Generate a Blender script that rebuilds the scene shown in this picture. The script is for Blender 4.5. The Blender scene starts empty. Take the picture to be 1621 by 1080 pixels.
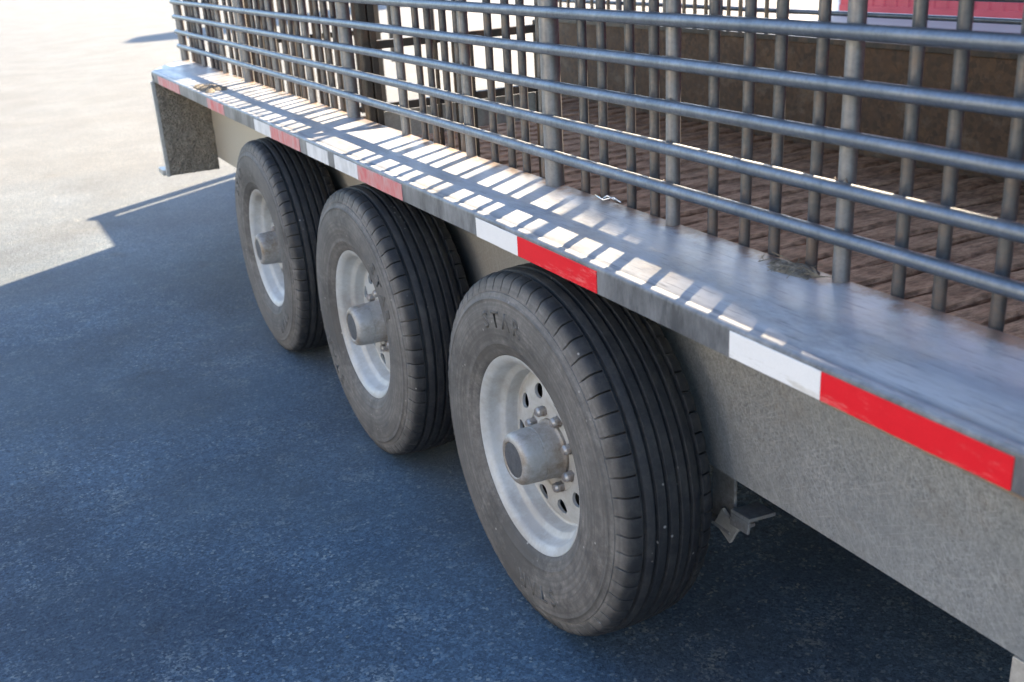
import bpy, bmesh, math, random
from mathutils import Vector, Matrix, noise
random.seed(7)
S = bpy.context.scene
COL = S.collection
PI = math.pi

# ------------------------------------------------------------------ camera
CAM = Vector((-0.8875, -1.4512, 1.4185))
YAW, PITCH, ROLL, FPX = 0.46855, 0.36900, -0.05961, 1660.0
fw = Vector((math.sin(YAW)*math.cos(PITCH), math.cos(YAW)*math.cos(PITCH), -math.sin(PITCH)))
rt = Vector((math.cos(YAW), -math.sin(YAW), 0)); up = rt.cross(fw)
r2 = rt*math.cos(ROLL)+up*math.sin(ROLL); u2 = up*math.cos(ROLL)-rt*math.sin(ROLL)
cd = bpy.data.cameras.new('camera'); cam = bpy.data.objects.new('camera', cd); COL.objects.link(cam)
cam.matrix_world = Matrix(((r2.x, u2.x, -fw.x, CAM.x), (r2.y, u2.y, -fw.y, CAM.y), (r2.z, u2.z, -fw.z, CAM.z), (0, 0, 0, 1)))
cd.sensor_width = 36; cd.lens = FPX/1621*36; cd.clip_start = 0.05; cd.clip_end = 2000
cd.dof.use_dof = True; cd.dof.focus_distance = 2.35; cd.dof.aperture_fstop = 5.6
S.camera = cam

# ------------------------------------------------------------------ sky and sun
SUN_EL = math.radians(25.0)
SUN_AZ = math.radians(56.0)            # clockwise from +Y
sd = Vector((math.sin(SUN_AZ)*math.cos(SUN_EL), math.cos(SUN_AZ)*math.cos(SUN_EL), math.sin(SUN_EL)))
W = bpy.data.worlds.new('World'); S.world = W; W.use_nodes = True
nt = W.node_tree; bg = nt.nodes['Background']
sky = nt.nodes.new('ShaderNodeTexSky'); sky.sky_type = 'NISHITA'; sky.sun_disc = False
sky.sun_elevation = SUN_EL; sky.sun_rotation = SUN_AZ; sky.air_density = 1.0; sky.dust_density = 0.6; sky.ozone_density = 1.5
nt.links.new(sky.outputs[0], bg.inputs[0]); bg.inputs[1].default_value = 0.060
sl = bpy.data.lights.new('sun', 'SUN'); sl.energy = 2.95; sl.angle = math.radians(0.32); sl.color = (1.0, 0.79, 0.53)
so = bpy.data.objects.new('sun', sl); COL.objects.link(so)
so.rotation_euler = sd.to_track_quat('Z', 'Y').to_euler(); so.location = (6, 4, 8)
VS = S.view_settings
VS.view_transform = 'Standard'; VS.look = 'None'; VS.gamma = 1.0; VS.use_curve_mapping = False
VS.exposure = 3.5
VS.use_white_balance = True; VS.white_balance_temperature = 6300; VS.white_balance_tint = 11

# ------------------------------------------------------------------ helpers
def tag(o, label=None, cat=None, group=None, kind=None):
    if label: o['label'] = label
    if cat: o['category'] = cat
    if group: o['group'] = group
    if kind: o['kind'] = kind
    return o
def empty(name, loc=(0, 0, 0)):
    o = bpy.data.objects.new(name, None); COL.objects.link(o); o.location = loc; o.empty_display_size = .1
    return o
def link(name, me, mat=None, parent=None, loc=(0, 0, 0), rot=(0, 0, 0)):
    o = bpy.data.objects.new(name, me); COL.objects.link(o)
    if mat and not me.materials: me.materials.append(mat)
    o.location = loc; o.rotation_euler = rot
    if parent: o.parent = parent
    return o
def mesh(bm, name, smooth=False, angle=None):
    me = bpy.data.meshes.new(name); bm.normal_update(); bm.to_mesh(me); bm.free()
    if smooth:
        for p in me.polygons: p.use_smooth = True
        if angle: me.set_sharp_from_angle(angle=math.radians(angle))
    return me
def box_bm(x0, x1, y0, y1, z0, z1, bev=0.0, seg=2, bm=None):
    b = bmesh.new()
    v = [b.verts.new((x, y, z)) for x in (x0, x1) for y in (y0, y1) for z in (z0, z1)]
    for f in ((0, 1, 3, 2), (4, 6, 7, 5), (0, 4, 5, 1), (2, 3, 7, 6), (0, 2, 6, 4), (1, 5, 7, 3)):
        b.faces.new([v[i] for i in f])
    if bev: bmesh.ops.bevel(b, geom=list(b.edges), offset=bev, segments=seg, affect='EDGES', profile=.5)
    if bm is None: return b
    m = bpy.data.meshes.new('t'); b.to_mesh(m); b.free(); bm.from_mesh(m); bpy.data.meshes.remove(m)
    return bm
def box(name, x0, x1, y0, y1, z0, z1, mat, parent=None, bev=0.002):
    return link(name, mesh(box_bm(x0, x1, y0, y1, z0, z1, bev), name), mat, parent)
def tube_bm(pts, r, n=12, cap=True, bm=None):
    """tube along a poly line; r one radius or one per point"""
    bm = bm or bmesh.new(); rings = []
    pts = [Vector(p) for p in pts]
    rr = r if isinstance(r, (list, tuple)) else [r]*len(pts)
    for i, p in enumerate(pts):
        a = pts[max(0, i-1)]; c = pts[min(len(pts)-1, i+1)]; d = (c-a).normalized()
        q = d.orthogonal().normalized() if abs(d.z) < .9 else Vector((1, 0, 0))
        q = (q-d*q.dot(d)).normalized()
        if abs(d.z) < .9: q = (Vector((0, 0, 1))-d*d.z).normalized()
        w = d.cross(q)
        rings.append([bm.verts.new(p+(q*math.cos(2*PI*k/n)+w*math.sin(2*PI*k/n))*rr[i]) for k in range(n)])
    for a, b in zip(rings, rings[1:]):
        for k in range(n): bm.faces.new((a[k], a[(k+1) % n], b[(k+1) % n], b[k]))
    if cap: bm.faces.new(rings[0][::-1]); bm.faces.new(rings[-1])
    return bm
def lathe_bm(prof, n=64, bm=None, closed=False):
    """revolve (x, r) about the X axis"""
    bm = bm or bmesh.new(); rings = []
    for (x, r) in prof:
        if r < 1e-6: rings.append([bm.verts.new((x, 0, 0))])
        else: rings.append([bm.verts.new((x, r*math.cos(2*PI*k/n), r*math.sin(2*PI*k/n))) for k in range(n)])
    pairs = list(zip(rings, rings[1:]))
    if closed: pairs.append((rings[-1], rings[0]))
    for a, b in pairs:
        for k in range(n):
            j = (k+1) % n
            if len(a) == 1 and len(b) == 1: continue
            if len(a) == 1: bm.faces.new((a[0], b[j], b[k]))
            elif len(b) == 1: bm.faces.new((a[k], a[j], b[0]))
            else: bm.faces.new((a[k], a[j], b[j], b[k]))
    return bm

# ------------------------------------------------------------------ materials
class N:
    """tiny node builder"""
    def __init__(s, name):
        s.m = bpy.data.materials.new(name); s.m.use_nodes = True; s.t = s.m.node_tree
        s.p = s.t.nodes['Principled BSDF']; s.tc = s.t.nodes.new('ShaderNodeTexCoord')
    def add(s, typ, **kw):
        n = s.t.nodes.new(typ)
        for k, v in kw.items(): setattr(n, k, v)
        return n
    def ln(s, a, b): s.t.links.new(a, b)
    def co(s, scale=(1, 1, 1), rot=(0, 0, 0), src='Object'):
        mp = s.add('ShaderNodeMapping'); s.ln(s.tc.outputs[src], mp.inputs[0])
        mp.inputs['Scale'].default_value = scale; mp.inputs['Rotation'].default_value = rot
        return mp.outputs[0]
    def stretch(s, k, rot):
        mp = s.add('ShaderNodeMapping', vector_type='TEXTURE'); s.ln(s.tc.outputs['Object'], mp.inputs[0])
        mp.inputs['Scale'].default_value = (1, k, 1); mp.inputs['Rotation'].default_value = rot
        return mp.outputs[0]
    def noise(s, scale, detail=6, rough=.6, vec=None, dist=0.0):
        n = s.add('ShaderNodeTexNoise'); n.inputs['Scale'].default_value = scale
        n.inputs['Detail'].default_value = detail; n.inputs['Roughness'].default_value = rough; n.inputs['Distortion'].default_value = dist
        s.ln(vec if vec is not None else s.tc.outputs['Object'], n.inputs['Vector']); return n.outputs['Fac']
    def voro(s, scale, vec=None, feature='F1', out='Distance'):
        n = s.add('ShaderNodeTexVoronoi', feature=feature); n.inputs['Scale'].default_value = scale
        s.ln(vec if vec is not None else s.tc.outputs['Object'], n.inputs['Vector']); return n.outputs[out]
    def ramp(s, fac, stops):
        n = s.add('ShaderNodeValToRGB'); el = n.color_ramp.elements
        while len(el) < len(stops): el.new(.5)
        for e, (p, c) in zip(el, stops):
            e.position = p; e.color = (c, c, c, 1) if isinstance(c, (int, float)) else (*c, 1)
        s.ln(fac, n.inputs[0]); return n.outputs[0]
    def mix(s, fac, a, b, mode='MIX'):
        n = s.add('ShaderNodeMix', data_type='RGBA', blend_type=mode)
        for v, i in ((fac, 0), (a, 6), (b, 7)):
            if hasattr(v, 'is_output'): s.ln(v, n.inputs[i])
            else: n.inputs[i].default_value = v if i == 0 else (*v, 1)
        return n.outputs[2]
    def math(s, op, a, b=0.0):
        n = s.add('ShaderNodeMath', operation=op)
        for v, i in ((a, 0), (b, 1)):
            if hasattr(v, 'is_output'): s.ln(v, n.inputs[i])
            else: n.inputs[i].default_value = v
        return n.outputs[0]
    def bump(s, h, strength=.3, dist=.01):
        n = s.add('ShaderNodeBump'); n.inputs['Strength'].default_value = strength; n.inputs['Distance'].default_value = dist
        s.ln(h, n.inputs['Height']); s.ln(n.outputs[0], s.p.inputs['Normal'])
    def set(s, color=None, rough=None, metal=None, spec=None):
        for v, k in ((color, 'Base Color'), (rough, 'Roughness'), (metal, 'Metallic'), (spec, 'Specular IOR Level')):
            if v is None: continue
            if hasattr(v, 'is_output'): s.ln(v, s.p.inputs[k])
            else: s.p.inputs[k].default_value = (*v, 1) if isinstance(v, tuple) else v
        return s.m

def m_asphalt():
    n = N('asphalt')
    def cellval(scale):
        q = n.add('ShaderNodeSeparateColor'); n.ln(n.voro(scale, out='Color'), q.inputs[0]); return q.outputs[0]
    c1, c2 = cellval(150), cellval(260)
    grain = n.math('ADD', n.math('MULTIPLY', c1, .55), n.math('MULTIPLY', c2, .45))
    fine = n.noise(160, 3, .7); mid = n.noise(42, 5, .75); big = n.noise(1.6, 6, .65); huge = n.noise(.35, 4, .6)
    pit = n.ramp(n.noise(55, 4, .7), [(.30, 1.0), (.44, 0.0)])
    base = n.mix(n.ramp(grain, [(.12, 0.0), (.95, 1.0)]), (0.033, 0.062, 0.101), (0.145, 0.245, 0.356))
    base = n.mix(n.ramp(mid, [(.36, .55), (.60, 0.0)]), base, (0.030, 0.057, 0.096))
    base = n.mix(n.math('MULTIPLY', pit, .85), base, (0.009, 0.016, 0.024))
    chips = n.math('MULTIPLY', n.ramp(c1, [(.86, 0.0), (.93, 1.0)]), n.ramp(n.noise(22, 4, .7), [(.46, 0.0), (.62, 1.0)]))
    base = n.mix(n.math('MULTIPLY', chips, .55), base, (0.485, 0.540, 0.491))
    base = n.mix(n.ramp(big, [(.36, .45), (.60, 0.0)]), base, (0.028, 0.053, 0.088))
    drip = n.ramp(n.noise(2.3, 4, .55, n.co((1, 1, 1), (0, 0, .7))), [(.64, 0.0), (.72, .6)])
    base = n.mix(drip, base, (0.013, 0.011, 0.013))
    dust = n.math('MULTIPLY', n.ramp(n.noise(6.0, 7, .8), [(.54, 0.0), (.68, .75)]), n.ramp(grain, [(.35, 0.0), (.70, 1.0)]))
    base = n.mix(dust, base, (0.372, 0.410, 0.381))
    # sunlit look of the far lot painted in: paler and warmer with distance
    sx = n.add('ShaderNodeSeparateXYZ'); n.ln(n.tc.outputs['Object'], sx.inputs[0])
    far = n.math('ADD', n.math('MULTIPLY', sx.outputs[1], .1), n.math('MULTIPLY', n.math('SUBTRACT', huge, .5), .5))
    far_lit_mix = n.ramp(far, [(.0, 0.0), (.70, .80)])
    far_lit_tone = n.mix(n.ramp(grain, [(.1, 0.0), (.9, 1.0)]), (0.115, 0.122, 0.123), (0.249, 0.246, 0.227))
    far_lit_tone = n.mix(n.ramp(big, [(.4, .4), (.65, 0.0)]), far_lit_tone, (0.123, 0.122, 0.115))
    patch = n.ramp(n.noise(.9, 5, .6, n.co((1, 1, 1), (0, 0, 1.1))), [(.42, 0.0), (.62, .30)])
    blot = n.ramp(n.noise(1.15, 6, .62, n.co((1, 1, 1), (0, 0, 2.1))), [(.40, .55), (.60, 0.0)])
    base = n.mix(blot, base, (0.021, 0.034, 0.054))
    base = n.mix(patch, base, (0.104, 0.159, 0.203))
    base = n.mix(far_lit_mix, base, far_lit_tone)
    h = n.math('ADD', n.math('MULTIPLY', mid, .5), n.math('ADD', n.math('MULTIPLY', grain, .45), n.math('MULTIPLY', fine, .4)))
    n.bump(h, 1.0, .006)
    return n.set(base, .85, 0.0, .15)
def m_concrete():
    n = N('concrete')
    c = n.mix(n.noise(3, 8, .7), (.30, .28, .25), (.42, .40, .36))
    n.bump(n.noise(60, 4), .2, .003)
    return n.set(c, .85)
def m_galv(name, tint=(.46, .48, .50), dark=(.24, .25, .26), metal=.45, dirt=.35, streak=True, rough=(.38, .62), scale=1.0):
    """weathered galvanised sheet: spangle, brushed scratches, brown dirt"""
    n = N(name)
    sp = n.voro(150*scale, out='Color'); sep = n.add('ShaderNodeSeparateColor'); n.ln(sp, sep.inputs[0])
    grain = n.noise(60*scale, 8, .78); cloud = n.noise(4, 6, .65)
    f = n.math('ADD', n.math('MULTIPLY', sep.outputs[0], .22), n.math('MULTIPLY', grain, .78))
    c = n.mix(n.ramp(f, [(.30, 0.0), (.70, 1.0)]), dark, tint)
    c = n.mix(n.ramp(cloud, [(.35, .5), (.65, 0.0)]), c, tuple(v*.6 for v in tint))
    d = n.ramp(n.noise(7, 8, .75, n.co((1, .6, 1))), [(.52, 0.0), (.72, dirt)])
    c = n.mix(d, c, (.19, .145, .10))
    h = grain
    if streak:
        st = None
        for (sc, k, rot, lo) in ((330, 26, .85, .56), (360, 24, 1.2, .57), (300, 24, -.5, .60), (340, 26, 1.6, .58), (90, 40, .95, .69), (110, 44, -.35, .70), (70, 50, .6, .72)):
            q = n.ramp(n.noise(sc, 2, .5, n.stretch(k, (rot, 0, 0))), [(lo, 0.0), (lo+.10, 1.0)])
            st = q if st is None else n.math('MAXIMUM', st, q)
        c = n.mix(n.math('MULTIPLY', st, .13), c, (.62, .64, .65)); h = n.math('ADD', grain, n.math('MULTIPLY', st, .3))
        # bounce light off the sunlit ground painted in as beige dust tone, stronger rearward
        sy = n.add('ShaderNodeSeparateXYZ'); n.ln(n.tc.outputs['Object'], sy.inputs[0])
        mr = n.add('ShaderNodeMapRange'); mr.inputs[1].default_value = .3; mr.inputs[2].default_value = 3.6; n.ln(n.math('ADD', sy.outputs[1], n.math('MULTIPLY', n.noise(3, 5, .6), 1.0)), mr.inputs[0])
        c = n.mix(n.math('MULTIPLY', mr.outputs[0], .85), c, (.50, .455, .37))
    n.bump(h, .2, .0015)
    return n.set(c, n.ramp(grain, [(.3, rough[0]), (.7, rough[1])]), metal)
def m_deck():
    n = N('deck_plate_metal')
    vec = n.co((3.0, .55, 1)); brush = n.noise(70, 6, .7, n.co((2, .3, 1))); cloud = n.noise(7, 9, .75, vec); fine = n.noise(160, 4, .65)
    c = n.mix(n.ramp(cloud, [(.3, 0.0), (.7, 1.0)]), (.29, .315, .345), (.46, .48, .505))
    c = n.mix(n.ramp(brush, [(.45, 0.0), (.7, .25)]), c, (.17, .18, .19))
    tan = n.ramp(n.noise(3.2, 8, .75, n.co((1, .8, 1))), [(.47, 0.0), (.66, .55)])
    c = n.mix(tan, c, (.42, .345, .25))
    # rust and manure along the inner edge where the pickets stand
    sx = n.add('ShaderNodeSeparateXYZ'); n.ln(n.tc.outputs['Object'], sx.inputs[0])
    edge = n.math('ADD', sx.outputs[0], n.math('MULTIPLY', n.math('SUBTRACT', n.noise(9, 7, .75), .5), .22))
    rust = n.ramp(edge, [(.225, 0.0), (.262, .85)])
    c = n.mix(rust, c, n.mix(n.noise(30, 5), (.11, .075, .05), (.30, .165, .085)))
    smear = n.ramp(n.noise(3.4, 9, .78, n.co((1.6, .8, 1))), [(.49, 0.0), (.62, .5)])
    c = n.mix(smear, c, (.125, .138, .155))
    scr = n.ramp(n.noise(120, 4, .6, n.co((2.5, .10, 1), (0, 0, .03))), [(.60, 0.0), (.66, .55)])
    c = n.mix(scr, c, (.10, .11, .125))
    lipf = n.ramp(n.math('ADD', sx.outputs[0], n.math('MULTIPLY', n.noise(20, 5, .7), .006)), [(.004, 1.0), (.010, 0.0)])
    lip = n.mix(n.ramp(n.noise(8, 7, .75, n.co((1, 1, .35))), [(.38, 0.0), (.66, 1.0)]), (.060, .064, .070), (.235, .245, .255))
    c = n.mix(lipf, c, lip)
    line = n.ramp(sx.outputs[0], [(.016, 0.0), (.020, .75), (.025, .75), (.030, 0.0)])
    c = n.mix(n.math('MULTIPLY', line, n.noise(6, 4, .6)), c, (.06, .07, .085))
    n.bump(n.math('ADD', n.math('MULTIPLY', cloud, .6), n.math('MULTIPLY', fine, .25)), .25, .004)
    return n.set(c, n.ramp(cloud, [(.3, .36), (.7, .60)]), .15)
def m_pipe(name, c0=(.125, .148, .176), c1=(.215, .242, .275), rust=.12, metal=.8):
    n = N(name)
    g = n.noise(16, 6, .65, n.co((1, 1, 1), src='Object')); f = n.noise(140, 3, .6)
    c = n.mix(n.ramp(g, [(.3, 0.0), (.7, 1.0)]), c0, c1)
    c = n.mix(n.ramp(f, [(.4, 0.0), (.8, .35)]), c, tuple(v*.6 for v in c0))
    rf = n.ramp(n.noise(8, 8, .75), [(.55-.12*rust, 0.0), (.72, min(1, rust*1.4))])
    c = n.mix(rf, c, n.mix(f, (.11, .058, .032), (.24, .145, .080)))
    n.bump(n.math('ADD', g, n.math('MULTIPLY', f, .4)), .15, .002)
    return n.set(c, n.ramp(f, [(.3, .34), (.7, .55)]), metal)
def m_tyre():
    n = N('tyre_rubber')
    sx = n.add('ShaderNodeSeparateXYZ'); n.ln(n.tc.outputs['Object'], sx.inputs[0])
    r = n.math('SQRT', n.math('ADD', n.math('MULTIPLY', sx.outputs[1], sx.outputs[1]), n.math('MULTIPLY', sx.outputs[2], sx.outputs[2])))
    wob = n.math('MULTIPLY', n.math('SUBTRACT', n.noise(7, 7, .7), .5), .03)
    side = n.ramp(n.math('ADD', r, wob), [(.366, 1.0), (.386, 0.0)])
    grit = n.noise(55, 6, .7); cloud = n.noise(5, 6, .65)
    rub = n.mix(grit, (.008, .009, .011), (.024, .026, .030))
    dust = n.mix(n.ramp(cloud, [(.3, 0.0), (.7, 1.0)]), (.105, .102, .099), (.255, .240, .222))
    dust = n.mix(n.ramp(grit, [(.35, .6), (.6, 0.0)]), dust, (.05, .049, .047))
    dust = n.mix(n.ramp(n.noise(3.6, 9, .8), [(.48, 0.0), (.60, .75)]), dust, (.045, .044, .043))
    rv = n.add('ShaderNodeCombineXYZ'); n.ln(n.math('MULTIPLY', r, 160), rv.inputs[0]); n.ln(n.math('MULTIPLY', n.noise(2, 2), 1.5), rv.inputs[1])
    ringy = n.ramp(n.noise(1.0, 3, .6, rv.outputs[0]), [(.38, .4), (.55, 0.0)])
    dust = n.mix(ringy, dust, (.060, .058, .054))
    c = n.mix(n.math('MULTIPLY', side, .92), rub, dust)
    spots = n.math('MULTIPLY', n.ramp(n.voro(42), [(.10, 1.0), (.15, 0.0)]), n.ramp(n.noise(17, 2, .5), [(.58, 0.0), (.62, 1.0)]))
    c = n.mix(n.math('MULTIPLY', spots, .8), c, (.34, .33, .31))
    tr = n.ramp(n.noise(24, 8, .8), [(.46, 0.0), (.66, .45)])
    c = n.mix(tr, c, (.072, .069, .064))
    n.bump(n.math('ADD', grit, n.math('MULTIPLY', cloud, .5)), .25, .003)
    return n.set(c, n.ramp(grit, [(.3, .55), (.7, .85)]), 0.0, .4)
def m_simple(name, c0, c1, rough=.5, metal=0.0, scale=20, bump=.1, spec=.5, dirt=None, dirtf=.5):
    n = N(name); g = n.noise(scale, 6, .65)
    c = n.mix(n.ramp(g, [(.3, 0.0), (.7, 1.0)]), c0, c1)
    if dirt:
        d = n.ramp(n.noise(scale*.55, 8, .75), [(.42, 0.0), (.62, dirtf)]); c = n.mix(d, c, dirt)
    if bump: n.bump(g, bump, .003)
    return n.set(c, rough, metal, spec)
def m_mud():
    n = N('dried_mud'); g = n.noise(75, 8, .8); v = n.voro(120)
    c = n.mix(n.ramp(g, [(.3, 0.0), (.7, 1.0)]), (.13, .110, .082), (.58, .52, .43))
    c = n.mix(n.ramp(v, [(.1, .5), (.5, 0.0)]), c, (.050, .044, .036))
    n.bump(n.math('ADD', g, n.math('MULTIPLY', v, .8)), 1.0, .02)
    return n.set(c, .95, 0, .15)
def m_floor():
    n = N('manure_planks'); g = n.noise(9, 8, .75, n.co((.5, 1, 1))); f = n.noise(60, 5, .7, n.co((.3, 1, 1)))
    c = n.mix(n.ramp(g, [(.3, 0.0), (.68, 1.0)]), (.125, .052, .024), (.66, .40, .25))
    c = n.mix(n.ramp(f, [(.35, .6), (.6, 0.0)]), c, (.040, .025, .018))
    n.bump(n.math('ADD', g, f), .6, .012)
    return n.set(c, .9, 0, .2)
def m_tape(name, c0, c1, scuff):
    n = N(name); g = n.noise(30, 5, .6)
    hexa = n.voro(520)
    c = n.mix(g, c0, c1); c = n.mix(n.ramp(hexa, [(.2, 0.0), (.6, .12)]), c, tuple(v*.6 for v in c0))
    sc = n.ramp(n.noise(9, 8, .8, n.co((1, .45, 2.4), (.2, 0, 0))), [(.55, 0.0), (.62, .5)])
    c = n.mix(sc, c, scuff)
    return n.set(c, .45, 0, .2)
def m_faded(name, c0, c1):
    n = N(name); g = n.noise(22, 7, .7, n.co((1, 1, .4)))
    c = n.mix(n.ramp(g, [(.35, 0.0), (.6, 1.0)]), c0, c1)
    return n.set(c, .55, 0.1)

M = dict(
    asphalt=m_asphalt(), concrete=m_concrete(), deck=m_deck(),
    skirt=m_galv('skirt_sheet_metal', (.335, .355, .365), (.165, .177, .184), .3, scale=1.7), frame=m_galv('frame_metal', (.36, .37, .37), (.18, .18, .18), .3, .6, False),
    plate=m_galv('pale_plate_metal', (.52, .51, .48), (.34, .33, .30), .2, .35, False),
    pipe=m_pipe('rail_pipe'), post=m_pipe('post_pipe', (.150, .158, .168), (.250, .258, .265), .45, .5),
    picket=m_pipe('picket_pipe', (.070, .076, .085), (.150, .156, .164), .5, .45), farpick=m_pipe('rusty_picket_pipe', (.17, .14, .11), (.32, .27, .20), 1.0, .15),
    tyre=m_tyre(), rim=m_simple('wheel_paint', (.36, .385, .395), (.51, .53, .535), .42, 0, 9, .05, .5, (.19, .16, .12), .55),
    hub=m_simple('hub_metal', (.27, .262, .245), (.42, .415, .40), .5, .25, 14, .1, .5, (.155, .115, .075), .9),
    cap=m_simple('hub_plug_grey', (.045, .05, .058), (.095, .10, .11), .6, .1, 60, .2),
    black=m_simple('brake_drum_black', (.012, .012, .012), (.03, .028, .026), .8), nut=m_simple('lug_chrome', (.34, .34, .34), (.48, .48, .47), .4, .6, 40, .05, .5, (.17, .10, .055), .8),
    mud=m_mud(), floor=m_floor(),
    white=m_tape('white_reflective_tape', (.70, .70, .69), (.78, .78, .77), (.45, .42, .34)),
    red=m_tape('red_reflective_tape', (.62, .010, .018), (.72, .016, .026), (.72, .22, .20)),
    fred=m_faded('faded_red_tape', (.52, .08, .09), (.50, .30, .29)), fwhite=m_faded('faded_white_tape', (.46, .47, .47), (.66, .67, .68)),
    barn=m_simple('red_barn_steel', (.44, .035, .05), (.52, .055, .07), .45, 0, 3, .02), trim=m_simple('barn_trim_white', (.72, .72, .7), (.8, .8, .78), .5, 0, 4, 0),
    roof=m_simple('barn_roof_steel', (.50, .51, .52), (.58, .59, .60), .4, .3, 3, .02),
    silo=m_galv('silo_steel', (.55, .56, .57), (.42, .43, .44), .4, .1, False),
    darkgate=m_pipe('gate_dark_steel', (.030, .027, .024), (.075, .062, .05), .5, .15),
    straw=m_simple('straw_litter', (.13, .105, .07), (.28, .235, .16), .9, 0, 60, .2), wire=m_simple('bright_wire', (.6, .62, .64), (.75, .77, .78), .25, .8, 60, 0),
    letter=m_simple('tyre_lettering', (.050, .049, .047), (.13, .124, .115), .85, 0, 30, .1),
)

# ------------------------------------------------------------------ ground
bm = bmesh.new(); E = 900
g = bmesh.ops.create_grid(bm, x_segments=12, y_segments=12, size=E)
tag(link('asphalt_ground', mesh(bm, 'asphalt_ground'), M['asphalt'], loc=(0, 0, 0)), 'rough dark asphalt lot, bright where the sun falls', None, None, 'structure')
bm = bmesh.new()
vs = [bm.verts.new(p) for p in ((9.4, 30, .004), (9.4, -30, .004), (11.75, -30, .004), (11.75, 30, .004))]
# a pale concrete apron runs along the barn front, only beside the barn
for v, y in zip(vs, (11.6, -24, -24, 11.6)): v.co.y = y
bm.faces.new(vs)
tag(link('concrete_apron', mesh(bm, 'concrete_apron'), M['concrete']), 'pale concrete apron along the red barn', None, None, 'structure')

# ------------------------------------------------------------------ the trailer
T = empty('livestock_trailer', (1.33, 0, 0))
tag(T, 'galvanised triple axle livestock trailer with pipe rail sides and red white reflective tape', 'trailer')
OFF = Vector((-1.33, 0, 0))
def part(name, me, mat, parent=None, loc=(0, 0, 0), rot=(0, 0, 0)):
    o = link(name, me, mat, parent or T, loc, rot)
    if parent is None or parent is T: o.location = Vector(loc)+OFF
    return o
def pbox(name, x0, x1, y0, y1, z0, z1, mat, bev=.002):
    cx, cy, cz = (x0+x1)/2, (y0+y1)/2, (z0+z1)/2
    return part(name, mesh(box_bm(x0-cx, x1-cx, y0-cy, y1-cy, z0-cz, z1-cz, bev), name), mat, None, (cx, cy, cz))

ZD = 0.8955                                     # top of the fender deck
Y0, Y1 = -4.6, 4.44                             # front (off frame) and rear of the body
XW, XF = .262, 2.42                             # near and far body wall
POST = [-.3177+.4323*i for i in range(-10, 12)]
# near fender deck: a folded sheet with a rounded lip
def deck_mesh(mirror=False):
    bm = bmesh.new()
    lipz = .0476
    prof = [(.2665, ZD-.004), (.2665, ZD)]
    prof += [(.2, ZD), (.1, ZD-.0005), (.030, ZD-.0006), (.024, ZD-.0026), (.019, ZD-.0024), (.012, ZD)]
    for k in range(1, 6):
        a = PI/2*k/5; prof.append((.007-.007*math.sin(a), ZD-.007+.007*math.cos(a)))
    prof += [(0, ZD-lipz), (.004, ZD-lipz-.0005), (.0045, ZD-.012), (.02, ZD-.0065), (.1, ZD-.0055), (.26, ZD-.0055)]
    ny = 90
    rows = []
    for i in range(ny+1):
        y = Y0+(4.43-Y0)*i/ny
        row = []
        for (x, z) in prof:
            xx, yy = x, y
            lim = 4.02+max(0, min(1, (x-0)/.17))*.41        # clipped rear corner
            yy = min(y, lim)
            w = noise.noise(Vector((x*6, y*1.3, 3)))*.0022+noise.noise(Vector((x*2, y*4.2, 9)))*.0009
            row.append(bm.verts.new((x, yy, z+w)))
        rows.append(row)
    for a, b in zip(rows, rows[1:]):
        for k in range(len(prof)-1):
            try: bm.faces.new((a[k], b[k], b[k+1], a[k+1]))
            except ValueError: pass
    bmesh.ops.remove_doubles(bm, verts=bm.verts, dist=1e-5)
    bmesh.ops.dissolve_degenerate(bm, edges=bm.edges, dist=1e-6)
    bmesh.ops.recalc_face_normals(bm, faces=bm.faces)
    return mesh(bm, 'fender_deck', True, 40)
part('fender_deck', deck_mesh(), M['deck'])
# side skirt that closes the body behind the wheels
def sheet(name, x, t, y0, y1, z0, z1, mat, ny=60, nz=6, amp=.003, parent=None):
    bm = bmesh.new(); gr = {}
    for s in (0, 1):
        for i in range(ny+1):
            for j in range(nz+1):
                y = y0+(y1-y0)*i/ny; z = z0+(z1-z0)*j/nz
                w = noise.noise(Vector((y*2.1, z*3, 5+x)))*amp
                gr[s, i, j] = bm.verts.new((x+w+(t if s else 0), y, z))
    for i in range(ny):
        for j in range(nz):
            bm.faces.new((gr[0, i, j], gr[0, i, j+1], gr[0, i+1, j+1], gr[0, i+1, j])); bm.faces.new((gr[1, i, j], gr[1, i+1, j], gr[1, i+1, j+1], gr[1, i, j+1]))
    for i in range(ny):
        for j in (0, nz): bm.faces.new((gr[0, i, j], gr[0, i+1, j], gr[1, i+1, j], gr[1, i, j]))
    for j in range(nz):
        for i in (0, ny): bm.faces.new((gr[0, i, j], gr[1, i, j], gr[1, i, j+1], gr[0, i, j+1]))
    bmesh.ops.recalc_face_normals(bm, faces=bm.faces)
    return part(name, mesh(bm, name, True, 40), mat)
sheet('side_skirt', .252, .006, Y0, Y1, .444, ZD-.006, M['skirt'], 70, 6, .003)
pbox('skirt_bottom_flange', .2585, .310, Y0, Y1-.01, .447, .453, M['frame'])
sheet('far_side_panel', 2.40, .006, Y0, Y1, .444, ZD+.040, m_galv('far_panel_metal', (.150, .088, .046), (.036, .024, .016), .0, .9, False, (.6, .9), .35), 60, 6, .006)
pbox('far_fender_deck', 2.407, 2.66, Y0, 4.05, ZD-.006, ZD, M['frame'])
pbox('far_panel_cap', 2.391, 2.4165, Y0, Y1, ZD+.022, ZD+.046, M['darkgate'])
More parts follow.
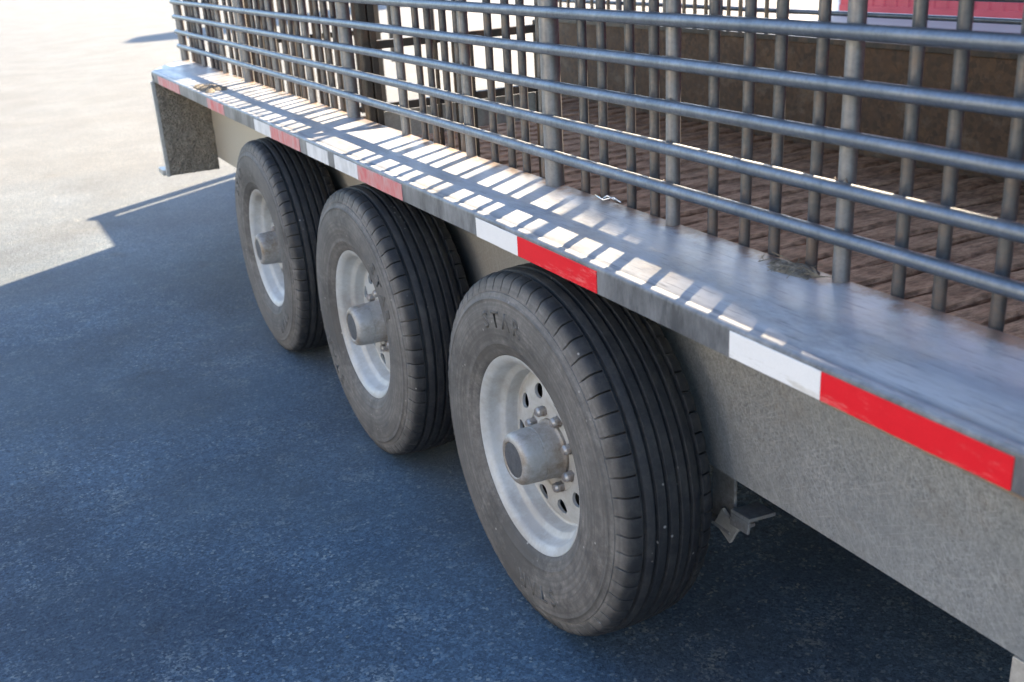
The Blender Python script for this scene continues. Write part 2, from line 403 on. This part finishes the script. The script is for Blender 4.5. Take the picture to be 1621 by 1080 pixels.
# floor planks laid across the body
yy = -2.3; k = 0
while yy < Y1-.1:
    w = random.uniform(.105, .135)
    bm = bmesh.new(); nx = 26
    vsr = []
    for i in range(nx+1):
        x = .285+(2.385-.285)*i/nx
        h = [noise.noise(Vector((x*5, yy*7+q, 2)))*.009+noise.noise(Vector((x*17, yy*9+q*3, 7)))*.005 for q in range(3)]
        d = noise.noise(Vector((x*3, yy*11, 4)))*.008
        vsr.append([bm.verts.new(p) for p in ((x, .003+d, -.035), (x, .003+d, h[0]-.006), (x, .012+d, h[0]+.004), (x, w*.5+d, h[1]+.005), (x, w-.014+d, h[2]+.004), (x, w-.006+d, h[2]-.006), (x, w-.006+d, -.035))])
    for a, b in zip(vsr, vsr[1:]):
        for q in range(6): bm.faces.new((a[q], b[q], b[q+1], a[q+1]))
    bmesh.ops.recalc_face_normals(bm, faces=bm.faces)
    part('floor_plank', mesh(bm, 'floor_plank', True, 35), M['floor'], None, (0, yy, .485))
    yy += w+random.uniform(.006, .016); k += 1
pbox('underfloor', .262, 2.398, Y0, Y1, .447, .452, M['black'])
# near side posts, pickets and rails
ZT = 1.86                                       # top of the picket panels
ZR = 2.37                                       # underside of the roof
def vpipe(name, x, y, z0, z1, r, mat, me=None, lean=0.0):
    me = me or mesh(tube_bm([(0, 0, 0), (0, 0, (z1-z0)*.5), (0, 0, z1-z0)], r, 14), name, True, 50)
    return part(name, me, mat, None, (x, y, z0), (random.uniform(-.004, .004)+lean, random.uniform(-.003, .003), random.uniform(0, 6)))
pm = {}
for i, y in enumerate(POST):
    idx = i-10
    big = idx % 3 == 2
    r = .0215 if big else .0135
    key = ('p', big)
    if key not in pm:
        bm = tube_bm([(0, 0, -.001), (0, 0, .5), (0, 0, ZR-ZD)], r, 16)
        pm[key] = mesh(bm, 'post', True, 50); pm[key].materials.append(M['post'])
    if y > Y0+.1: part('post', pm[key], None, None, (.2588 if not big else .2545, y, ZD-.001), (random.uniform(-.004, .004), random.uniform(-.003, .003), random.uniform(0, 6)))
pk = [mesh(tube_bm([(0, 0, 0), (random.uniform(-.002, .002), random.uniform(-.003, .003), .5), (0, 0, ZT-.485)], .0098, 10), 'picket', True, 50) for _ in range(5)]
for m_ in pk: m_.materials.append(M['picket'])
for i, y in enumerate(POST[:-1]):
    idx = i-10
    if idx < -4 or idx == 4: continue
    for q in range(1, 5):
        part('picket', random.choice(pk), None, None, (.281, y+.4323*q/5+random.uniform(-.006, .006), .485), (random.uniform(-.006, .006), random.uniform(-.004, .004), random.uniform(0, 6)))
ZB = [.969+.0743*i for i in range(9)]
def rail(x, y0, y1, z, r, mat, seed):
    n = 40; pts = []
    for i in range(n+1):
        y = y0+(y1-y0)*i/n
        pts.append((noise.noise(Vector((y*1.1, seed, 1)))*.002, y-y0, noise.noise(Vector((y*1.1, seed, 8)))*.0025))
    return part('rail', mesh(tube_bm(pts, r, 16), 'rail', True, 50), mat, None, (x, y0, z))
for i, z in enumerate(ZB): rail(.2345, Y0+.2, 4.46, z, .0117, M['pipe'], i*3.1)
rail(.2588, Y0+.2, 4.46, ZT, .022, M['post'], 50)
wb = bmesh.new()
for i, y in enumerate(POST):
    if y < -1.6: continue
    pr = .0215 if (i-10) % 3 == 2 else .0135
    for z in ZB:
        for sg in (-1, 1):
            bl = bmesh.ops.create_icosphere(wb, subdivisions=1, radius=.0045)['verts']
            c = Vector((.2455, y+sg*(pr*.75+.001), z+random.uniform(-.006, .006)))
            for v in bl: v.co = c+Vector((v.co.x*.9, v.co.y*.8, v.co.z*random.uniform(1.6, 2.3)))
part('weld_bead', mesh(wb, 'weld_bead', True), M['farpick'])['kind'] = 'stuff'
# far side: rails, posts, and rusty pickets on the rear half
fpk = mesh(tube_bm([(0, 0, 0), (0, 0, ZT-.9)], .0098, 8), 'picket', True, 50); fpk.materials.append(M['farpick'])
fpo = mesh(tube_bm([(0, 0, 0), (0, 0, ZR-.893)], .0165, 12), 'post', True, 50); fpo.materials.append(M['post'])
for i, y in enumerate(POST):
    if y > -3.5 and (i % 2 == 1 or y > 1.7): part('post', fpo, None, None, (2.43, y, .893))
    if y > 2.2 and i < len(POST)-1:
        for q in range(1, 5): part('picket', fpk, None, None, (2.416, y+.4323*q/5+random.uniform(-.006, .006), .893))
for i in range(8):
    z = 1.037+.0743*i
    rail(2.45, Y0+.2, 4.46, z, .0105, M['pipe'], 60+i*2.3)
rail(2.43, Y0+.2, 4.46, ZT, .022, M['post'], 90)

pbox('roof', .20, 2.47, Y0, 4.47, ZR, ZR+.012, M['frame'])

def seam():
    bm = bmesh.new(); pts = []; rr = []
    for i in range(120):
        y = -1.6+1.05*i/119; pts.append((noise.noise(Vector((y*40, 1, 1)))*.0012, y, noise.noise(Vector((y*55, 3, 1)))*.0016-.004*max(0, (-.55-y)))); rr.append(.0022+.0013*noise.noise(Vector((y*70, 8, 2))))
    return mesh(tube_bm(pts, rr, 8, True, bm), 'rusty_seam', True)
part('rusty_seam', seam(), M['farpick'], None, (.004, 0, .8445))

# reflective tape along the lip
def tape(y0, y1, mat, z0=.8483, z1=.8925):
    bm = bmesh.new(); n = 10; rows = []
    for i in range(n+1):
        y = y0+(y1-y0)*i/n; t = noise.noise(Vector((y*9, 1, 1)))*.0004
        a = noise.noise(Vector((y*30, 4, 1)))*.0006
        rows.append([bm.verts.new(p) for p in ((.0015, y, z0+a), (-.0014+t, y, z0+a), (-.0014+t, y, z1-.006+a), (-.0010+t, y, z1-.0052+a), (.0015, y, z1-.005+a))])
    for a, b in zip(rows, rows[1:]):
        for k in range(4): bm.faces.new((a[k], a[k+1], b[k+1], b[k]))
    for e in (rows[0], rows[-1][::-1]): bm.faces.new(e)
    bmesh.ops.recalc_face_normals(bm, faces=bm.faces)
    o = part('reflective_tape', mesh(bm, 'reflective_tape'), mat)
    return o
for (a, b, m, l) in ((-.5508, -.3728, 'white', 'clean white reflective tape nearest the camera'), (-.8298, -.5514, 'red', 'clean red reflective tape with a pale scuff, nearest the camera'),
                     (.2534, .4308, 'white', 'white reflective tape above the nearest wheel'), (-.026, .2528, 'red', 'red reflective tape above the nearest wheel'),
                     (1.128, 1.309, 'fwhite', 'weathered white tape'), (.826, 1.127, 'fred', 'scuffed red tape above the middle wheel'),
                     (1.363, 1.554, 'fwhite', 'weathered white tape'), (1.626, 1.939, 'fred', 'faded red tape'), (1.940, 2.134, 'fwhite', 'weathered white tape'),
                     (2.564, 2.834, 'fred', 'faded red tape'), (3.372, 3.86, 'fred', 'faded red tape at the rear corner')):
    tape(a, b, M[m])['label'] = l

# ------------------------------------------------------------------ wheels
def tyre_mesh():
    half = [(-.078, .203), (-.088, .2135), (-.0945, .2185), (-.0985, .2225), (-.1035, .232), (-.1065, .243), (-.1078, .2445), (-.1085, .2465), (-.1083, .249), (-.111, .260),
            (-.1135, .275), (-.1148, .290), (-.1150, .303), (-.1142, .318), (-.1125, .332), (-.1112, .3385), (-.1118, .340), (-.1116, .3425), (-.1092, .3445),
            (-.1063, .3545), (-.1042, .3555), (-.1045, .3575), (-.1025, .3645), (-.0995, .3715), (-.0972, .3775), (-.0940, .3830), (-.0885, .3868)]
    R = lambda x: .3965-.95*x*x
    tread = [(-.080, R(.080)), (-.0705, R(.07))]
    for gx in (-.064, -.0385, -.013, .013, .0385, .064):
        w = .0040 if abs(gx) < .05 else .0048
        tread += [(gx-w-.001, R(gx)), (gx-w, R(gx)-.001), (gx-w+.0012, R(gx)-.0105), (gx+w-.0012, R(gx)-.0105), (gx+w, R(gx)-.001), (gx+w+.001, R(gx))]
    tread += [(.0705, R(.07)), (.080, R(.08))]
    prof = half+tread+[(-x, r) for (x, r) in reversed(half)]
    FR = (0, .035, .070, .30, .52, .74, .965); NB, SG = 62, len(FR); n = NB*SG
    bm = bmesh.new(); rings = []
    for pi_, (x, r) in enumerate(prof):
        ring = []
        ax = abs(x)
        sh = .3600 < r and ax > .0695            # shoulder blocks
        for k in range(n):
            a = 2*PI*(k//SG+FR[k % SG])/NB; rr, xx = r, x
            if sh:
                edge = min(1, max(0, (.1055-ax)/.006))
                if k % SG < 2: rr -= .0085*edge; xx -= math.copysign(.0055, x)*edge
                elif k % SG in (2, 6): rr -= .0012*edge; xx -= math.copysign(.0008, x)*edge
            ring.append(bm.verts.new((xx, rr*math.cos(a), rr*math.sin(a))))
        rings.append(ring)
    for a, b in zip(rings, rings[1:]):
        for k in range(n):
            j = (k+1) % n; bm.faces.new((a[k], a[j], b[j], b[k]))
    bmesh.ops.recalc_face_normals(bm, faces=bm.faces)
    return mesh(bm, 'tyre', True, 38)
def letter_mesh(ch, centre, r0, size):
    """one raised sidewall letter bent round the wheel"""
    cu = bpy.data.curves.new('t', 'FONT'); cu.body = ch; cu.size = size; cu.align_x = 'CENTER'; cu.resolution_u = 3; cu.offset = .0008
    ob = bpy.data.objects.new('t', cu); COL.objects.link(ob)
    dg = bpy.context.evaluated_depsgraph_get(); me = bpy.data.meshes.new_from_object(ob.evaluated_get(dg))
    b2 = bmesh.new(); b2.from_mesh(me)
    ext = bmesh.ops.extrude_face_region(b2, geom=list(b2.faces))
    new = {v for v in ext['geom'] if isinstance(v, bmesh.types.BMVert)}
    for v in b2.verts:
        rad = r0+v.co.y; ang = centre-v.co.x/r0          # seen from -x, y runs leftwards
        xs = -.1085-.0065*math.sin(PI*min(1, max(0, (rad-.245)/.115)))
        v.co = Vector((xs-(.0013 if v in new else -.004), -math.cos(ang)*rad, math.sin(ang)*rad))
    bmesh.ops.recalc_face_normals(b2, faces=b2.faces)
    bpy.data.objects.remove(ob); bpy.data.curves.remove(cu); bpy.data.meshes.remove(me)
    out = mesh(b2, 'raised_letter'); out.materials.append(M['letter']); return out
def rim_mesh():
    bm = bmesh.new(); n = 80
    outer = [(-.060, .2015), (-.080, .203), (-.0870, .2095), (-.0900, .2165), (-.0930, .2185), (-.0945, .2170), (-.0935, .2130), (-.0895, .2070), (-.0850, .2010), (-.0780, .1975),
             (-.060, .1935), (-.0540, .1880), (-.0505, .1800), (-.046, .1770), (-.030, .1752), (-.0215, .1725), (-.0195, .1690), (-.0205, .1650), (-.0245, .1590), (-.0270, .1540)]
    lathe_bm(outer, n, bm)
    # dished disc with ten hand holes, built as ten sectors each round one hole
    NH = 10; RI, RO = .100, .154
    def dx(r): t = (r-RI)/(RO-RI); return -.0330-.004*math.sin(PI*t)+.006*t*t
    for s in range(NH):
        a0 = 2*PI*(s-.5)/NH; a1 = 2*PI*(s+.5)/NH; K = 8
        bd = [(RI, a0+(a1-a0)*q/K) for q in range(K)]+[(RI+(RO-RI)*q/K, a1) for q in range(K)]+[(RO, a1+(a0-a1)*q/K) for q in range(K)]+[(RO+(RI-RO)*q/K, a0) for q in range(K)]
        rc, ac, hr = .1275, (a0+a1)/2, .0165
        hole = []
        for (r, a) in bd:
            u, v = (r-rc)/((RO-RI)/2), (a-ac)/((a1-a0)/2); l = math.hypot(u, v); u, v = u/l, v/l
            hole.append((rc+u*hr, ac+v*hr*1.12/rc))
        P = lambda r, a, d=0: (dx(r)+d, r*math.cos(a), r*math.sin(a))
        ov = [bm.verts.new(P(*q)) for q in bd]
        mv = [bm.verts.new(P(b[0]*.35+h[0]*.65, b[1]*.35+h[1]*.65)) for b, h in zip(bd, hole)]
        hv = [bm.verts.new(P(*q)) for q in hole]; iv = [bm.verts.new(P(q[0], q[1], .007)) for q in hole]
        L = len(bd)
        for (A, B) in ((ov, mv), (mv, hv), (hv, iv)):
            for q in range(L): bm.faces.new((A[q], A[(q+1) % L], B[(q+1) % L], B[q]))
    lathe_bm([(-.033, .100), (-.0315, .094), (-.028, .092), (-.028, .058), (-.025, .056)], n, bm)
    bmesh.ops.remove_doubles(bm, verts=bm.verts, dist=2e-4)
    bmesh.ops.recalc_face_normals(bm, faces=bm.faces)
    return mesh(bm, 'wheel', True, 40)
hub_me = mesh(lathe_bm([(-.024, .0660), (-.034, .0660), (-.037, .0625), (-.040, .0605), (-.075, .0595), (-.0765, .0580), (-.0780, .0595), (-.110, .0575), (-.118, .0555), (-.1235, .0510),
                        (-.1262, .0450), (-.1262, .0405), (-.1245, .0385), (-.121, .038)], 56), 'hub_cap', True, 40)
plug_me = mesh(lathe_bm([(-.118, .0383), (-.1245, .0380), (-.1250, .0365), (-.1240, .020), (-.1240, 0)], 40), 'hub_plug', True, 40)
drum_me = mesh(lathe_bm([(.02, .150), (.02, .05), (.10, .05), (.10, .165), (.0, .165), (.0, .150), (.02, .150)], 48), 'brake_drum', True, 40)
bmn = bmesh.new(); lathe_bm([(0, .0130), (-.005, .0125)], 6, bmn); lathe_bm([(-.005, .0115), (-.016, .0115)], 6, bmn); lathe_bm([(-.016, .0113), (-.021, .008), (-.0225, 0)], 12, bmn)
nut_me = mesh(bmn, 'lug_nut', True, 30)
tyre_me, rim_me = tyre_mesh(), rim_mesh()
LET = [letter_mesh(ch, math.radians(c-8.6*(q-1.5)), .283, .050) for c in (-79, 98) for q, ch in enumerate('STAR')]
for me, m in ((tyre_me, 'tyre'), (rim_me, 'rim'), (hub_me, 'hub'), (plug_me, 'cap'), (drum_me, 'black'), (nut_me, 'nut')): me.materials.append(M[m])
WHEELS = ((.300, 0.0, 'nearest wheel with grey brown dusty tyre'), (1.2826, 1.1, 'middle wheel between the other two'), (2.2805, 2.6, 'rearmost wheel'))
for (y, rot, lab) in WHEELS:
    w = part('wheel', rim_me, None, None, (.110, y, .395), (rot, 0, 0)); w['label'] = lab
    link('tyre', tyre_me, None, w)
    for me in LET: link('raised_letter', me, None, w)
    link('hub_cap', hub_me, None, w); link('hub_plug', plug_me, None, w); link('brake_drum', drum_me, None, w)
    for q in range(8):
        a = 2*PI*(q+.5)/8
        link('lug_nut', nut_me, None, w, (-.0280, .0826*math.cos(a), .0826*math.sin(a)), (random.uniform(0, 1), 0, 0))
for (y, rot, lab) in WHEELS:                  # the same wheels on the far side, which shade the ground beneath
    w = part('wheel', rim_me, None, None, (2.552, y, .395), (rot, 0, PI)); w['label'] = 'far side wheel hidden behind the body'
    link('tyre', tyre_me, None, w); link('hub_cap', hub_me, None, w)
for (y, rot, lab) in WHEELS:                  # axle beams and spring hangers behind the wheels
    part('axle', mesh(tube_bm([(0, 0, 0), (2.2, 0, 0)], .045, 14), 'axle', True, 40), M['black'], None, (.23, y, .395))

# rear closing plate of the wheel well, caked with mud
def mud_plate():
    bm = bmesh.new(); nx, nz = 14, 22; gr = {}
    for i in range(nx+1):
        for j in range(nz+1):
            x = .004+.246*i/nx; z = .385+(ZD-.012-.385)*j/nz
            d = abs(noise.fractal(Vector((x*17, z*17, 2)), .8, 2.2, 5))*.016+.003*(1 if 0 < i < nx else 0)
            gr[i, j] = bm.verts.new((x, 4.0-d, z))
    for i in range(nx):
        for j in range(nz): bm.faces.new((gr[i, j], gr[i+1, j], gr[i+1, j+1], gr[i, j+1]))
    return mesh(bm, 'mud_crust', True)
pl = pbox('wheel_well_end_plate', -.004, .252, 4.002, 4.010, .382, ZD-.008, M['plate'])
part('mud_crust', mud_plate(), M['mud'])
pbox('end_plate_edge', -.014, .003, 3.996, 4.016, .380, ZD-.046, M['plate'])
pbox('end_plate_foot', -.030, .004, 4.018, 4.13, .384, .412, M['plate'])
# spring hanger seen under the skirt
pbox('spring_hanger', .330, .338, .005, .075, .268, .447, M['frame'])
pbox('hanger_foot', .312, .38, -.004, .09, .258, .266, M['frame'])
def hanger_angle():
    bm = bmesh.new(); box_bm(-.036, .036, -.026, .026, -.004, .004, .001, 1, bm); box_bm(-.036, -.029, -.026, .026, -.030, -.0045, .001, 1, bm)
    return mesh(bm, 'hanger_angle')
part('hanger_angle', hanger_angle(), M['frame'], None, (.345, -.036, .318), (.0, .12, .05))
part('hanger_gusset', mesh(box_bm(-.004, .004, -.028, .028, -.026, .022, .001), 'hanger_gusset'), M['plate'], None, (.318, .010, .275), (.5, 0, 0))
pbox('drop_plate', .250, .2575, -.90, -.690, .05, .442, M['plate'])

# centre cut gate across the body at the sixth post
def hrail(name, x0, x1, y, z, h, d, mat): return pbox(name, x0, x1, y-d/2, y+d/2, z-h/2, z+h/2, mat, .003)
GY = 1.86
for z in (.50, .912, 1.112): hrail('gate_rail', .33, .95, GY, z, .026, .03, M['darkgate'])
gpk = mesh(tube_bm([(0, 0, 0), (0, 0, .60)], .0075, 8), 'gate_picket', True, 50); gpk.materials.append(M['darkgate'])
for q in range(6): part('gate_picket', gpk, None, None, (.56+q*.065, GY-.02, .51))
for x in (.318, .345): pbox('gate_stile', x-.012, x+.012, GY-.022, GY+.022, .49, 1.82, M['darkgate'], .004)
pbox('gate_stile', .951, .985, GY-.022, GY+.022, .49, 1.14, M['darkgate'], .004)
pbox('gate_sheet', .36, .949, GY+.017, GY+.020, .80, .893, M['plate'])
# closed half of the rear gate, rusty slats
sl_me = mesh(box_bm(-.021, .021, -.006, .006, .50, 1.88, .002), 'rear_slat'); sl_me.materials.append(M['farpick'])
for q in range(13): part('rear_slat', sl_me, None, None, (.62+q*.060, 4.425+random.uniform(-.004, .004), 0), (0, 0, random.uniform(-.12, .12)))
for z in (.52, .95, 1.40, 1.86): hrail('rear_slat_rail', .58, 1.38, 4.445, z, .03, .02, M['darkgate'])
pbox('rear_corner_post', .555, .578, 4.40, 4.45, .46, ZR, M['darkgate'])
# rear gate swung wide open past the far rear corner
def rear_gate():
    bm = bmesh.new(); x = 0
    for y in (0, 1.66): tube_bm([(x, y, .50), (x, y, 1.98)], .02, 10, True, bm)
    tube_bm([(x, 2.42, .50), (x, 2.42, 1.53)], .055, 10, True, bm)
    for z in (.52, .74): tube_bm([(x, 0, z), (x, 2.42, z)], .014, 10, True, bm)
    tube_bm([(x, 0, 1.98), (x, 1.66, 1.98)], .02, 10, True, bm); tube_bm([(x, 1.66, 1.50), (x, 2.42, 1.50)], .03, 10, True, bm)
    return mesh(bm, 'rear_gate', True, 50)
rgo = part('rear_gate', rear_gate(), M['darkgate'], None, (2.43, 4.46, 0))
link('gate_sheet', mesh(box_bm(-.004, .004, .01, 1.65, 1.10, 1.97), 'gate_sheet'), M['frame'], rgo, (.004, 0, 0))
link('gate_sheet', mesh(box_bm(-.004, .004, 1.66, 2.32, 1.0, 1.50), 'gate_sheet'), M['frame'], rgo, (.004, 0, 0))

# ------------------------------------------------------------------ things lying on the deck
def clump(name, x, y, lx, ly, h, mat, seed, label, cat):
    bm = bmesh.new(); n, m = 18, 7; rings = []
    c = bm.verts.new((0, 0, h))
    for j in range(1, m+1):
        t = j/m; ring = []
        for k in range(n):
            a = 2*PI*k/n; e = .72+.5*noise.noise(Vector((math.cos(a)*1.6, math.sin(a)*1.6, seed)))
            z = h*(1-t**1.6)*(.6+.9*abs(noise.noise(Vector((math.cos(a)*t*4, math.sin(a)*t*4, seed+3)))))
            ring.append(bm.verts.new((lx*t*e*math.cos(a), ly*t*e*math.sin(a), max(z, .0) if j < m else -.001)))
        rings.append(ring)
    for k in range(n): bm.faces.new((c, rings[0][k], rings[0][(k+1) % n]))
    for a, b in zip(rings, rings[1:]):
        for k in range(n): bm.faces.new((a[k], b[k], b[(k+1) % n], a[(k+1) % n]))
    bmesh.ops.recalc_face_normals(bm, faces=bm.faces)
    o = tag(link(name, mesh(bm, name, True), mat, None, (x, y, ZD)), label, cat)
    sb = bmesh.new()                                # loose straws sticking out of it
    rnd = random.Random(seed*13)
    for q in range(26):
        a = rnd.uniform(0, 6.3); p = Vector((lx*rnd.uniform(0, .95)*math.cos(a), ly*rnd.uniform(0, .95)*math.sin(a), rnd.uniform(.002, h*.8)))
        d = Vector((rnd.uniform(-1, 1), rnd.uniform(-1, 1), rnd.uniform(-.1, .2))).normalized()*rnd.uniform(.008, .022)
        tube_bm([p-d, p+d], .0007, 4, False, sb)
    s = link('straw', mesh(sb, 'straw'), M['straw'], o); s['kind'] = 'stuff'
    return o
clump('manure_clump', .236, -.232, .038, .085, .012, M['mud'], 4, 'dry brown manure and straw on the deck beside the near pickets', 'manure')
clump('manure_clump', .06, 3.05, .07, .22, .018, M['mud'], 9, 'dark dirt heap on the far end of the sunlit deck', 'dirt')
bm = bmesh.new()
tube_bm([(0, -.03, .004), (.004, -.01, .012), (-.004, .01, .006), (.003, .035, .012)], .0022, 6, True, bm); tube_bm([(.006, -.02, .003), (-.004, 0, .016), (.004, .02, .004)], .0022, 6, True, bm)
tag(link('tie_wire', mesh(bm, 'tie_wire', True), M['wire'], None, (.252, .325, ZD+.001), (0, 0, .4)), 'bright twisted scrap of wire on the deck by the pickets', 'wire')

# ------------------------------------------------------------------ red steel barn
B = empty('red_barn', (11.6, 0, 0)); tag(B, 'red ribbed steel barn standing behind the trailer', 'barn')
BX, BL, BR = 0.0, 11.25, -24.0; EAVE, SLOPE = 6.652, .158; PEAKY = (BL+BR)/2
def bz(y): return EAVE+SLOPE*(BL-y) if y > PEAKY else EAVE+SLOPE*(y-BR)
y = BL; W_ = .914
while y > BR+.05:
    y2 = max(BR, y-W_); bm = bmesh.new(); prof = []
    for q in range(4):                               # four ribs to the sheet
        s = y-(y-y2)*q/4; w = (y-y2)/4
        prof += [(0, s), (0, s-w*.72), (-.02, s-w*.80), (-.02, s-w*.92)]
    prof.append((0, y2))
    a = [bm.verts.new((px, py, .12)) for px, py in prof]; b = [bm.verts.new((px, py, bz(py))) for px, py in prof]
    for k in range(len(prof)-1): bm.faces.new((a[k], a[k+1], b[k+1], b[k]))
    link('wall_sheet', mesh(bm, 'wall_sheet'), M['barn'], B)
    y = y2
link('base_trim', mesh(box_bm(-.026, .05, BR, BL, 0, .125, .004), 'base_trim'), M['barn'], B)
link('corner_trim', mesh(box_bm(-.035, .06, BL+.001, BL+.08, 0, EAVE+.05, .004), 'corner_trim'), M['trim'], B)
link('side_wall', mesh(box_bm(.051, 18, BL-.06, BL, 0, EAVE), 'side_wall'), M['barn'], B)
link('end_wall', mesh(box_bm(.051, 18, BR, BR+.06, 0, EAVE), 'end_wall'), M['barn'], B)
link('rear_wall', mesh(box_bm(17.9, 18, BR+.07, BL-.07, 0, EAVE), 'rear_wall'), M['barn'], B)
for sgn in (1, -1):
    bm = bmesh.new(); e = BL+.12 if sgn > 0 else BR-.12; ez = EAVE-.12*SLOPE+.02
    pz = bz(PEAKY)+.02
    for d in (0, .06): [bm.verts.new(p) for p in ((-.15, e, ez+d), (18.2, e, ez+d), (18.2, PEAKY, pz+d), (-.15, PEAKY, pz+d))]
    v = list(bm.verts)
    for f in ((0, 1, 2, 3), (7, 6, 5, 4), (0, 4, 5, 1), (1, 5, 6, 2), (2, 6, 7, 3), (3, 7, 4, 0)): bm.faces.new([v[q] for q in f])
    bmesh.ops.recalc_face_normals(bm, faces=bm.faces)
    link('roof', mesh(bm, 'roof'), M['roof'], B)

# ------------------------------------------------------------------ feed silo whose shadow lies on the far ground
F = empty('feed_silo', (15.2, 27.7, 0)); tag(F, 'tall galvanised feed silo beyond the lot, its shadow crossing the bright pavement', 'silo')
def zl(prof, name, mat):
    me = mesh(lathe_bm(prof, 32), name, True, 30); me.transform(Matrix.Rotation(-PI/2, 4, 'Y')); return link(name, me, mat, F)
zl([(2.2, .95), (6.7, .95)], 'silo_wall', M['silo']); zl([(6.7, .98), (7.2, .35), (7.25, 0)], 'silo_roof', M['silo']); zl([(2.2, .95), (.9, .2), (.9, 0)], 'silo_hopper', M['silo'])
for q in range(4):
    a = PI/4+q*PI/2; link('silo_leg', mesh(tube_bm([(math.cos(a)*.93, math.sin(a)*.93, 0), (math.cos(a)*.93, math.sin(a)*.93, 2.4)], .05, 8), 'silo_leg', True, 40), M['silo'], F)

# ------------------------------------------------------------------ unseen steel building added only to block the low sky on the left
H = empty('sky_blocker_shed', (-7.5, 0, 0)); tag(H, 'long grey steel building added out of view to block the low sky', 'sky_blocker')
HY0, HY1, HZ = -16.0, 8.0, 4.6
tan = m_simple('grey_blocker_steel', (.108, .118, .126), (.138, .150, .158), .6, 0, 2, .02)
y = HY0
while y < HY1-.05:
    y2 = y+1.0; prof = []
    for q in range(4):
        a_ = y+.25*q; prof += [(0, a_), (0, a_+.18), (.022, a_+.20), (.022, a_+.23)]
    prof.append((0, y2)); bm = bmesh.new()
    a = [bm.verts.new((px, py, .02)) for px, py in prof]; b = [bm.verts.new((px, py, HZ)) for px, py in prof]
    for k in range(len(prof)-1): bm.faces.new((a[k], b[k], b[k+1], a[k+1]))
    link('wall_sheet', mesh(bm, 'wall_sheet'), tan, H); y = y2
for yd in (-9.0, -1.0): link('blocker_door', mesh(box_bm(.03, .07, yd, yd+3.2, .01, 3.4, .01), 'blocker_door'), M['trim'], H)
link('blocker_back', mesh(box_bm(-8, -.03, HY0+.02, HY1-.02, .0, HZ-.02), 'blocker_back'), tan, H)
bm = bmesh.new()
for d in (0, .06): [bm.verts.new(p) for p in ((.35, HY0-.2, HZ-.02+d), (.35, HY1+.2, HZ-.02+d), (-8.2, HY1+.2, HZ+1.1+d), (-8.2, HY0-.2, HZ+1.1+d))]
v = list(bm.verts)
for f in ((0, 1, 2, 3), (7, 6, 5, 4), (0, 4, 5, 1), (1, 5, 6, 2), (2, 6, 7, 3), (3, 7, 4, 0)): bm.faces.new([v[q] for q in f])
bmesh.ops.recalc_face_normals(bm, faces=bm.faces)
link('roof', mesh(bm, 'roof'), M['roof'], H)
